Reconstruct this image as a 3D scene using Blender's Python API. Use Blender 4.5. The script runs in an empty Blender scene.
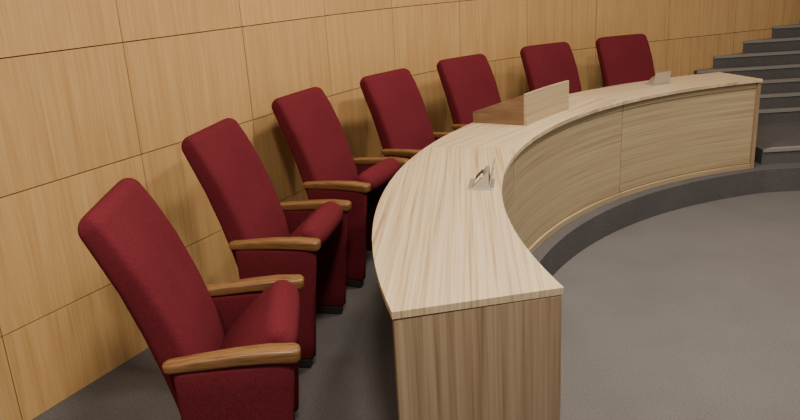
import bpy, bmesh, math
from mathutils import Vector, Matrix
rad=math.radians
scene=bpy.context.scene
C=Vector((3.75,2.75,0.0))
RI,RO=3.315,3.865

# ------------------------------------------------------------------ helpers
def new_mat(name):
    m=bpy.data.materials.new(name); m.use_nodes=True
    nt=m.node_tree; b=nt.nodes['Principled BSDF']
    return m,nt,b
def streak_mat(name,scale_vec,cols,rough=0.45,fine=3.0,bump=0.02,island=0.0,warp=0.0,coarse=0.25,spec=0.4,mixf=0.4):
    m,nt,b=new_mat(name); N=nt.nodes; L=nt.links
    tc=N.new('ShaderNodeTexCoord'); mp=N.new('ShaderNodeMapping')
    mp.inputs['Scale'].default_value=scale_vec
    src=tc.outputs['Object']
    if island>0:
        g=N.new('ShaderNodeNewGeometry'); mul=N.new('ShaderNodeMath'); mul.operation='MULTIPLY'; mul.inputs[1].default_value=37.0
        L.new(g.outputs['Random Per Island'],mul.inputs[0])
        add=N.new('ShaderNodeVectorMath'); add.operation='ADD'
        L.new(src,add.inputs[0]); L.new(mul.outputs[0],add.inputs[1]); src=add.outputs[0]
    L.new(src,mp.inputs['Vector'])
    n1=N.new('ShaderNodeTexNoise'); n1.inputs['Scale'].default_value=fine; n1.inputs['Detail'].default_value=4; n1.inputs['Roughness'].default_value=0.6
    n2=N.new('ShaderNodeTexNoise'); n2.inputs['Scale'].default_value=fine*coarse; n2.inputs['Detail'].default_value=2
    n2.inputs['Distortion'].default_value=warp
    L.new(mp.outputs[0],n1.inputs['Vector']); L.new(mp.outputs[0],n2.inputs['Vector'])
    mx=N.new('ShaderNodeMix'); mx.data_type='FLOAT'; mx.inputs[0].default_value=mixf
    L.new(n1.outputs['Fac'],mx.inputs[2]); L.new(n2.outputs['Fac'],mx.inputs[3])
    cr=N.new('ShaderNodeValToRGB'); L.new(mx.outputs[0],cr.inputs[0])
    el=cr.color_ramp.elements
    el[0].position=cols[0][0]; el[0].color=(*cols[0][1],1)
    el[1].position=cols[-1][0]; el[1].color=(*cols[-1][1],1)
    for p,c in cols[1:-1]:
        e=el.new(p); e.color=(*c,1)
    out=cr.outputs[0]
    if island>0:
        mr=N.new('ShaderNodeMapRange'); mr.inputs[3].default_value=1-island; mr.inputs[4].default_value=1+island
        L.new(g.outputs['Random Per Island'],mr.inputs[0])
        hs=N.new('ShaderNodeHueSaturation'); L.new(mr.outputs[0],hs.inputs['Value']); L.new(out,hs.inputs['Color']); out=hs.outputs[0]
    L.new(out,b.inputs['Base Color'])
    b.inputs['Roughness'].default_value=rough
    b.inputs['Specular IOR Level'].default_value=spec
    bp=N.new('ShaderNodeBump'); bp.inputs['Strength'].default_value=bump; bp.inputs['Distance'].default_value=0.01
    L.new(n1.outputs['Fac'],bp.inputs['Height']); L.new(bp.outputs[0],b.inputs['Normal'])
    return m
def fabric_mat(name,c1,c2,scale=220,rough=0.95,bump=0.25,patch=3.0,pw=0.5):
    m,nt,b=new_mat(name); N=nt.nodes; L=nt.links
    tc=N.new('ShaderNodeTexCoord')
    n1=N.new('ShaderNodeTexNoise'); n1.inputs['Scale'].default_value=scale; n1.inputs['Detail'].default_value=3
    n2=N.new('ShaderNodeTexNoise'); n2.inputs['Scale'].default_value=patch; n2.inputs['Detail'].default_value=3
    L.new(tc.outputs['Object'],n1.inputs['Vector']); L.new(tc.outputs['Object'],n2.inputs['Vector'])
    mx=N.new('ShaderNodeMix'); mx.data_type='FLOAT'; mx.inputs[0].default_value=pw
    L.new(n1.outputs['Fac'],mx.inputs[2]); L.new(n2.outputs['Fac'],mx.inputs[3])
    cr=N.new('ShaderNodeValToRGB'); cr.color_ramp.elements[0].position=0.34; cr.color_ramp.elements[1].position=0.66
    cr.color_ramp.elements[0].color=(*c1,1); cr.color_ramp.elements[1].color=(*c2,1)
    L.new(mx.outputs[0],cr.inputs[0]); L.new(cr.outputs[0],b.inputs['Base Color'])
    b.inputs['Roughness'].default_value=rough
    b.inputs['Specular IOR Level'].default_value=0.05
    bp=N.new('ShaderNodeBump'); bp.inputs['Strength'].default_value=bump; bp.inputs['Distance'].default_value=0.002
    L.new(n1.outputs['Fac'],bp.inputs['Height']); L.new(bp.outputs[0],b.inputs['Normal'])
    return m
def plain_mat(name,c,rough=0.5,metal=0.0):
    m,nt,b=new_mat(name); N=nt.nodes; L=nt.links
    n=N.new('ShaderNodeTexNoise'); n.inputs['Scale'].default_value=30
    mr=N.new('ShaderNodeMapRange'); mr.inputs[3].default_value=rough-0.05; mr.inputs[4].default_value=rough+0.05
    L.new(n.outputs['Fac'],mr.inputs[0]); L.new(mr.outputs[0],b.inputs['Roughness'])
    b.inputs['Base Color'].default_value=(*c,1); b.inputs['Metallic'].default_value=metal
    return m

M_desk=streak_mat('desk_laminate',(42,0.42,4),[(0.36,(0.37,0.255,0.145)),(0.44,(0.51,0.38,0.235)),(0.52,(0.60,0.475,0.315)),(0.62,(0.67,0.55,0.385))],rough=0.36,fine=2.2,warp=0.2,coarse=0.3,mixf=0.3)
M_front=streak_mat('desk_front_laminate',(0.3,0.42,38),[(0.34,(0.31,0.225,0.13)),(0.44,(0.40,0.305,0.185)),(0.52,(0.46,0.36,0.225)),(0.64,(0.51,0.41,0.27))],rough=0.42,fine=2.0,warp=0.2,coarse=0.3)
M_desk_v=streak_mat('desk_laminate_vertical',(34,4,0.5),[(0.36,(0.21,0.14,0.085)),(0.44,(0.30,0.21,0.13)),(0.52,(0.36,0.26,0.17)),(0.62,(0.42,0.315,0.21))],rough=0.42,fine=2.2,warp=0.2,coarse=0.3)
M_lect_shade=streak_mat('lectern_laminate_shaded',(2,2,30),[(0.36,(0.17,0.10,0.055)),(0.5,(0.22,0.135,0.08)),(0.64,(0.27,0.175,0.105))],rough=0.4,fine=2.2)  # same wood as the lectern front, shade painted in as darker brown
M_wall=streak_mat('wall_veneer',(26,26,0.9),[(0.34,(0.485,0.28,0.108)),(0.5,(0.56,0.34,0.142)),(0.66,(0.62,0.395,0.175))],rough=0.42,fine=3.0,island=0.05,bump=0.01)
M_groove=plain_mat('wall_groove',(0.12,0.065,0.025),0.8)
M_arm=streak_mat('armrest_wood',(4,60,60),[(0.38,(0.12,0.055,0.02)),(0.62,(0.24,0.125,0.05))],rough=0.38,fine=2.5)
M_red=fabric_mat('red_fabric',(0.092,0.012,0.019),(0.150,0.021,0.032),scale=230,bump=0.4,pw=0.3)
M_carpet=fabric_mat('grey_carpet',(0.118,0.113,0.116),(0.168,0.161,0.165),scale=110,bump=0.35,patch=2.5,pw=0.25)
M_carpet2=fabric_mat('dark_grey_carpet',(0.082,0.078,0.080),(0.130,0.123,0.127),scale=110,bump=0.35,patch=2.5,pw=0.25)
M_nose=plain_mat('stair_nosing_grey',(0.24,0.23,0.225),0.7)
M_black=plain_mat('black_metal',(0.02,0.02,0.022),0.5)
M_dark=plain_mat('dark_edge',(0.10,0.065,0.04),0.6)
M_silver=plain_mat('brushed_aluminium',(0.6,0.6,0.57),0.35,0.85)
M_white=plain_mat('white_plastic',(0.75,0.75,0.72),0.5)
M_ceil=plain_mat('ceiling_paint',(0.7,0.66,0.6),0.9)

def link(o): scene.collection.objects.link(o); return o
def mesh_obj(name,verts,faces,mat,smooth=False):
    me=bpy.data.meshes.new(name); me.from_pydata([tuple(v) for v in verts],[],faces)
    bm=bmesh.new(); bm.from_mesh(me); bmesh.ops.recalc_face_normals(bm,faces=bm.faces); bm.to_mesh(me); bm.free()
    if smooth:
        for p in me.polygons: p.use_smooth=True
    me.materials.append(mat)
    return link(bpy.data.objects.new(name,me))
def empty(name,loc,rz=0):
    e=bpy.data.objects.new(name,None); e.location=loc; e.rotation_euler[2]=rz; e.empty_display_size=0.2
    return link(e)
def bevel(o,w,seg=2):
    b=o.modifiers.new('bevel','BEVEL'); b.width=w; b.segments=seg; b.limit_method='ANGLE'
def prism_pts(poly,z0,z1):
    n=len(poly); v=[(p[0],p[1],z0) for p in poly]+[(p[0],p[1],z1) for p in poly]
    f=[list(range(n))[::-1],list(range(n,2*n))]+[[i,(i+1)%n,n+(i+1)%n,n+i] for i in range(n)]
    return v,f
def pol(r,ph): return Vector((C.x+r*math.cos(ph),C.y+r*math.sin(ph),0))
def sector(name,r0,r1,d0,d1,z0,z1,mat,parent,n=16,bw=0.0):
    """curved block; local x = radial, y = tangential"""
    p0,p1=rad(d0),rad(d1); pm=(p0+p1)/2; org=pol((r0+r1)/2,pm); org.z=z0
    Mi=(Matrix.Translation(org)@Matrix.Rotation(pm,4,'Z')).inverted()
    poly=[pol(r1,p0+(p1-p0)*i/n) for i in range(n+1)]+[pol(r0,p1-(p1-p0)*i/n) for i in range(n+1)]
    v,f=prism_pts(poly,z0,z1)
    o=mesh_obj(name,[Mi@Vector(q) for q in v],f,mat)
    o.location=org-parent.location; o.rotation_euler[2]=pm; o.parent=parent
    if bw: bevel(o,bw)
    return o
def box_local(name,cx,cy,cz,sx,sy,sz,mat,parent,bw=0.0,rot=(0,0,0)):
    v=[(x*sx/2,y*sy/2,z*sz/2) for x in(-1,1) for y in(-1,1) for z in(-1,1)]
    f=[(0,1,3,2),(4,6,7,5),(0,4,5,1),(2,3,7,6),(0,2,6,4),(1,5,7,3)]
    o=mesh_obj(name,v,f,mat); o.location=(cx,cy,cz); o.rotation_euler=rot; o.parent=parent
    if bw: bevel(o,bw)
    return o
def loft(name,secs,mat,n=40,p=4.0):
    vs=[];fs=[]
    for c,A,B,ha,hb in secs:
        for k in range(n):
            t=2*math.pi*(k+0.5)/n; ct,st=math.cos(t),math.sin(t)
            a=math.copysign(abs(ct)**(2/p),ct)*ha; b=math.copysign(abs(st)**(2/p),st)*hb
            vs.append(c+A*a+B*b)
    m=len(secs)
    for i in range(m-1):
        for k in range(n):
            fs.append((i*n+k,i*n+(k+1)%n,(i+1)*n+(k+1)%n,(i+1)*n+k))
    fs.append(list(range(n))[::-1]); fs.append([(m-1)*n+k for k in range(n)])
    return mesh_obj(name,vs,fs,mat,smooth=True)
def path_loft(name,pts,mat,widthdir=Vector((0,1,0)),round_w=0.03,p=4.0,n=40,round_t=1.0,K=6):
    cs=[q[0] for q in pts]; secs=[]
    def frame(i):
        t=(cs[min(i+1,len(cs)-1)]-cs[max(i-1,0)]).normalized()
        return t,t.cross(widthdir).normalized()*-1
    t,B=frame(0)
    c,ha,hb=pts[0]; rr=round_w
    for j in range(K):
        a=math.pi/2*j/K; s=math.sin(a)
        secs.append((c-t*rr*math.cos(a),widthdir,B,ha-rr*(1-s),max(hb-min(rr,hb*0.9)*round_t*(1-s),0.002)))
    for i,(c,ha,hb) in enumerate(pts):
        t,B=frame(i); secs.append((c,widthdir,B,ha,hb))
    for j in range(1,K+1):
        a=math.pi/2*j/K; s=math.cos(a)
        c,ha,hb=pts[-1]
        secs.append((c+t*rr*math.sin(a),widthdir,B,ha-rr*(1-s),max(hb-min(rr,hb*0.9)*round_t*(1-s),0.002)))
    return loft(name,secs,mat,n=n,p=p)

# ------------------------------------------------------------------ room
WT=pol(4.77,rad(151)); dn=Vector((-0.46,-0.888,0)).normalized()
WE=pol(4.77,rad(112)); df=Vector((0.927,0.375,0)).normalized()
cols=[]
W=0.88
for i in range(8,0,-1):
    cols.append([WT+dn*W*i,WT+dn*W*(i-1)])
for i in range(4):
    a0=151-(151-112)*i/4; a1=151-(151-112)*(i+1)/4
    cols.append([pol(4.77,rad(a0+(a1-a0)*k/4)) for k in range(5)])
for i in range(6):
    cols.append([WE+df*W*i,WE+df*W*(i+1)])
def norm_out(a,b):
    d=(b-a).normalized(); return Vector((-d.y,d.x,0))
rows=[0,0.41,0.96,1.49,2.03,2.60,3.16]
V=[];F=[];g=0.0025
for pts in cols:
    nrm=[]
    for k in range(len(pts)):
        a=pts[max(k-1,0)]; b=pts[min(k+1,len(pts)-1)]; nrm.append(norm_out(a,b))
    q=[p.copy() for p in pts]
    q[0]+= (pts[1]-pts[0]).normalized()*g; q[-1]-=(pts[-1]-pts[-2]).normalized()*g
    poly=q+[q[k]+nrm[k]*0.02 for k in range(len(q)-1,-1,-1)]
    for r in range(len(rows)-1):
        v,f=prism_pts(poly,rows[r]+(g if r else 0),rows[r+1]-g)
        o=len(V); V+=v; F+=[[i+o for i in ff] for ff in f]
wp=mesh_obj('wall_back',V,F,M_wall)
line=[]
for pts in cols:
    for p in pts:
        if not line or (p-line[-1]).length>1e-4: line.append(p)
nr=[norm_out(line[max(i-1,0)],line[min(i+1,len(line)-1)]) for i in range(len(line))]
poly=[line[i]+nr[i]*0.012 for i in range(len(line))]+[line[i]+nr[i]*0.14 for i in range(len(line)-1,-1,-1)]
v,f=prism_pts(poly,-0.2,3.3); bk=mesh_obj('backing',v,f,M_groove); bk.parent=wp

v,f=prism_pts([(-5,-3),(9,-3),(9,10.5),(-5,10.5)],-0.3,-0.2); mesh_obj('floor',v,f,M_carpet)
v,f=prism_pts([(-5,-3),(9,-3),(9,10.5),(-5,10.5)],3.3,3.4); mesh_obj('ceiling',v,f,M_ceil)
wl=lambda x: WE.y+(x-WE.x)*df.y/df.x
RP=3.25
poly=[pol(RP,rad(102+(215-102)*i/60)) for i in range(61)]
poly+=[Vector((1.1,-2.2,0)),Vector((-4.3,-2.2,0))]
wallpts=[line[i]+nr[i]*0.011 for i in range(len(line))]
poly+=wallpts
poly=[p for p in poly if not (p.x>6.5)]
poly+=[Vector((6.5,wl(6.5),0)),Vector((6.5,5.93,0))]
v,f=prism_pts(poly,-0.2,0.0); pf=mesh_obj('platform_floor',v,f,M_carpet2)
stair=empty('carpeted_staircase',(4.8,7.0,0))
X0=3.12
lev=[(6.1,0.13),(7.12,0.26),(7.28,0.38),(7.43,0.50),(7.58,0.62),(7.73,0.74),(7.88,0.86),(8.03,0.98),(8.18,1.10),(8.33,1.22),(8.48,1.34)]
zp=0.0
for k,(y,z) in enumerate(lev):
    x0=max(X0,WE.x+(y-WE.y)*df.x/df.y+0.01)
    pts=[Vector((x0,y,0)),Vector((6.5,y,0)),Vector((6.5,wl(6.5)-0.004,0))]
    if wl(x0)-0.004>y+1e-3: pts.append(Vector((x0,wl(x0)-0.004,0)))
    v,f=prism_pts([p-stair.location for p in pts],zp,z)
    o=mesh_obj('step_%d'%(k+1),v,f,M_carpet2); o.parent=stair
    v,f=prism_pts([p-stair.location for p in (Vector((x0,y-0.012,0)),Vector((6.5,y-0.012,0)),Vector((6.5,y+0.05,0)),Vector((x0+0.1,y+0.05,0)))],z-0.022,z+0.004)
    o=mesh_obj('nosing_%d'%(k+1),v,f,M_nose); o.parent=stair
    zp=z

# ------------------------------------------------------------------ desk
dl=pol(3.6,rad(146)); desk=empty('curved_conference_desk',dl)
DF=102.9
segs=[(DF,128),(128,157.5),(157.5,191.1)]
for i,(a,b) in enumerate(segs):
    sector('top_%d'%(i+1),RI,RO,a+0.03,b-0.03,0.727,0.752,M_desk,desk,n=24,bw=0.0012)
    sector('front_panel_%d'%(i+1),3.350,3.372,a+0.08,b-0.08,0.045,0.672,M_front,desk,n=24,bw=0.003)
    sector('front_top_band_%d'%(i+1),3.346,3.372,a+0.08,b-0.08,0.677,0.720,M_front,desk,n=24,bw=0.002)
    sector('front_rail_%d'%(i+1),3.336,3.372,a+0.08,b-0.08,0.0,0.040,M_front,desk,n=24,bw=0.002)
    sector('front_backing_%d'%(i+1),3.372,3.38,a+0.3,b-0.3,0.0,0.720,M_dark,desk,n=24)
    sector('top_packer_%d'%(i+1),3.38,3.80,a+0.3,b-0.3,0.7195,0.7268,M_dark,desk,n=24)
def radial_panel(name,d,thick,r0,r1,z0,z1,mat):
    ph=rad(d); c=pol((r0+r1)/2,ph)-dl
    return box_local(name,c.x,c.y,(z0+z1)/2,r1-r0,thick,z1-z0,mat,desk,bw=0.0015,rot=(0,0,ph))
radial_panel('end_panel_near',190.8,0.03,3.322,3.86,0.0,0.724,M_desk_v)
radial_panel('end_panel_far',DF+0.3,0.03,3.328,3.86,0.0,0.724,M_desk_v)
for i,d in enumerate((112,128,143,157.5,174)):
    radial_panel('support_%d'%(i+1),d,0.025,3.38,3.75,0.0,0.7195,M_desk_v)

# lectern
lc=pol(3.68,rad(141)); lc.z=0.752
lect=empty('desktop_lectern',lc)
a0,a1=136.5,146.8
def lsector(name,r0,r1,d0,d1,z0,z1,mat):
    return sector(name,r0,r1,d0,d1,z0,z1,mat,lect,n=8,bw=0.002)
lsector('front_panel',3.475,3.495,a0,a1,0.752,0.955,M_front)
def wedge(name,d):
    ph=rad(d); t=0.009
    prof=[(3.495,0.752),(3.86,0.752),(3.86,0.825),(3.495,0.95)]
    v=[]
    for s in(-t,t):
        for r,z in prof:
            v.append(C+Vector((math.cos(ph)*r-math.sin(ph)*s,math.sin(ph)*r+math.cos(ph)*s,z))-lc)
    f=[(0,1,2,3),(4,7,6,5)]+[(i,(i+1)%4,4+(i+1)%4,4+i) for i in range(4)]
    o=mesh_obj(name,v,f,M_lect_shade); o.parent=lect
wedge('side_panel_1',a0+0.2); wedge('side_panel_2',a1-0.2)
v=[]
for r,z in((3.495,0.935),(3.86,0.81)):
    for d in(a0+0.35,a1-0.35):
        for dz in(-0.015,0): 
            q=pol(r,rad(d)); q.z=z+dz; v.append(q-lc)
o=mesh_obj('reading_board',v,[(0,1,3,2),(4,6,7,5),(0,4,5,1),(2,3,7,6),(0,2,6,4),(1,5,7,3)],M_lect_shade); o.parent=lect
lsector('back_lip',3.845,3.86,a0+0.3,a1-0.3,0.752,0.82,M_lect_shade)

def power_box(d,r,s=1.0):
    ph=rad(d); c=pol(r,ph); c.z=0.752
    e=empty('desktop_power_outlet',c,ph); e.scale=(s,s,s)
    box_local('frame',0,0,0.002,0.10,0.15,0.004,M_silver,e,bw=0.001)
    v=[(-0.03,-0.065,0.004),(0.035,-0.065,0.004),(-0.02,-0.065,0.06),(-0.03,-0.065,0.06)]
    v+=[(a,-b,c_) for a,b,c_ in v]
    o=mesh_obj('body',v,[(0,1,2,3),(4,7,6,5)]+[(i,(i+1)%4,4+(i+1)%4,4+i) for i in range(4)],M_silver); o.parent=e
    box_local('lid',-0.040,0,0.045,0.006,0.14,0.085,M_silver,e,bw=0.001,rot=(0,rad(-12),0))
    for k,y in enumerate((-0.035,0.035)):
        box_local('socket_%d'%(k+1),0.0105,y,0.034,0.004,0.045,0.04,M_white if k else M_black,e,bw=0.001,rot=(0,rad(-44),0))
power_box(170,3.41,1.2); power_box(115.5,3.66,1.2)

# ------------------------------------------------------------------ chairs
def chair_parts():
    P=[]
    back=[(-0.150,0.24,0.240,0.052),(-0.165,0.42,0.248,0.062),(-0.190,0.55,0.252,0.066),(-0.232,0.70,0.257,0.063),(-0.284,0.85,0.262,0.058),(-0.338,0.97,0.262,0.054),(-0.372,1.037,0.258,0.050)]
    P.append(path_loft('backrest',[(Vector((x,0,z)),a,b) for x,z,a,b in back],M_red,round_w=0.050,p=5,n=56,K=8))
    s0=Vector((-0.10,0,0.385)); dr=Vector((0.72,0,0.69)).normalized()
    seat=[(0,0.232,0.055),(0.08,0.238,0.068),(0.18,0.240,0.074),(0.27,0.238,0.072),(0.31,0.234,0.066)]
    P.append(path_loft('seat',[(s0+dr*t,a,b) for t,a,b in seat],M_red,round_w=0.055,p=4.5,n=48,K=8))
    for k,s in enumerate((-1,1)):
        y=s*0.287
        arm=[(-0.20,0.600,0.028,0.017),(-0.12,0.604,0.031,0.020),(0.0,0.610,0.034,0.022),(0.10,0.610,0.036,0.024),(0.175,0.603,0.035,0.025)]
        P.append(path_loft('armrest_%d'%(k+1),[(Vector((x,y,z)),a,b) for x,z,a,b in arm],M_arm,round_w=0.024,p=4,n=32,round_t=0.6))
        secs=[]
        prof=[(0.045,-0.03,0.145,0.018),(0.055,-0.03,0.155,0.024),(0.12,-0.03,0.162,0.027),(0.35,-0.02,0.172,0.028),(0.50,-0.012,0.182,0.028),(0.57,-0.01,0.186,0.028),(0.592,-0.01,0.180,0.022)]
        for z,x,a,b in prof:
            secs.append((Vector((x,y,z)),Vector((1,0,0)),Vector((0,1,0)),a,b))
        P.append(loft('side_panel_%d'%(k+1),secs,M_red,n=40,p=5))
        P.append(box_local('foot_%d'%(k+1),-0.03,y,0.0225,0.27,0.045,0.045,M_black,None,bw=0.004))
    P.append(box_local('pivot_beam',-0.10,0,0.30,0.05,0.53,0.05,M_black,None,bw=0.004))
    P.append(box_local('fabric_tag',-0.04,-0.243,0.475,0.022,0.003,0.03,M_white,None,rot=(0,0.7,0)))
    return P
place=[((-0.56,2.34),5),((-0.50,3.37),-11),((-0.225,4.27),-24),((0.255,4.93),-37),
       ((0.80,5.58),-49),((1.52,6.16),-61),((2.23,6.51),-72)]
base=chair_parts()
for i,((x,y),h) in enumerate(place):
    e=empty('auditorium_armchair',(x,y,0),rad(h))
    for p in base:
        if i==0: p.parent=e
        else:
            c=bpy.data.objects.new(p.name.split('.')[0],p.data); c.location=p.location; c.rotation_euler=p.rotation_euler
            for md in p.modifiers:
                nm=c.modifiers.new(md.name,md.type); nm.width=md.width; nm.segments=md.segments; nm.limit_method='ANGLE'
            link(c); c.parent=e

# ------------------------------------------------------------------ lights
def area(loc,power,size,col=(1,0.885,0.725)):
    l=bpy.data.lights.new('ceiling_lamp','AREA'); l.shape='DISK'; l.size=size; l.energy=power; l.color=col
    o=link(bpy.data.objects.new('ceiling_lamp',l)); o.location=loc
for x,y,p in((0.1,1.0,86),(-0.9,0.6,38),(1.9,3.0,62),(0.9,3.9,50),(3.2,4.7,36),(4.8,3.0,38),(1.7,5.0,21),(4.6,6.6,7)):
    area((x,y,3.27),p,0.4)
w=bpy.data.worlds.new('world'); scene.world=w; w.use_nodes=True
w.node_tree.nodes['Background'].inputs[0].default_value=(1,0.93,0.84,1); w.node_tree.nodes['Background'].inputs[1].default_value=0.27

# ------------------------------------------------------------------ camera
th=math.atan(0.314); ro=math.asin(0.0595)
F_=Vector((0,math.cos(th),-math.sin(th))); R0=Vector((1,0,0)); U0=Vector((0,math.sin(th),math.cos(th)))
R_=R0*math.cos(ro)-U0*math.sin(ro); U_=R0*math.sin(ro)+U0*math.cos(ro)
cd=bpy.data.cameras.new('camera'); cam=link(bpy.data.objects.new('camera',cd))
cd.sensor_width=36; cd.lens=737/800*36
mw=Matrix((( R_.x,U_.x,-F_.x,0),(R_.y,U_.y,-F_.y,0),(R_.z,U_.z,-F_.z,1.7),(0,0,0,1)))
cam.matrix_world=mw
scene.camera=cam
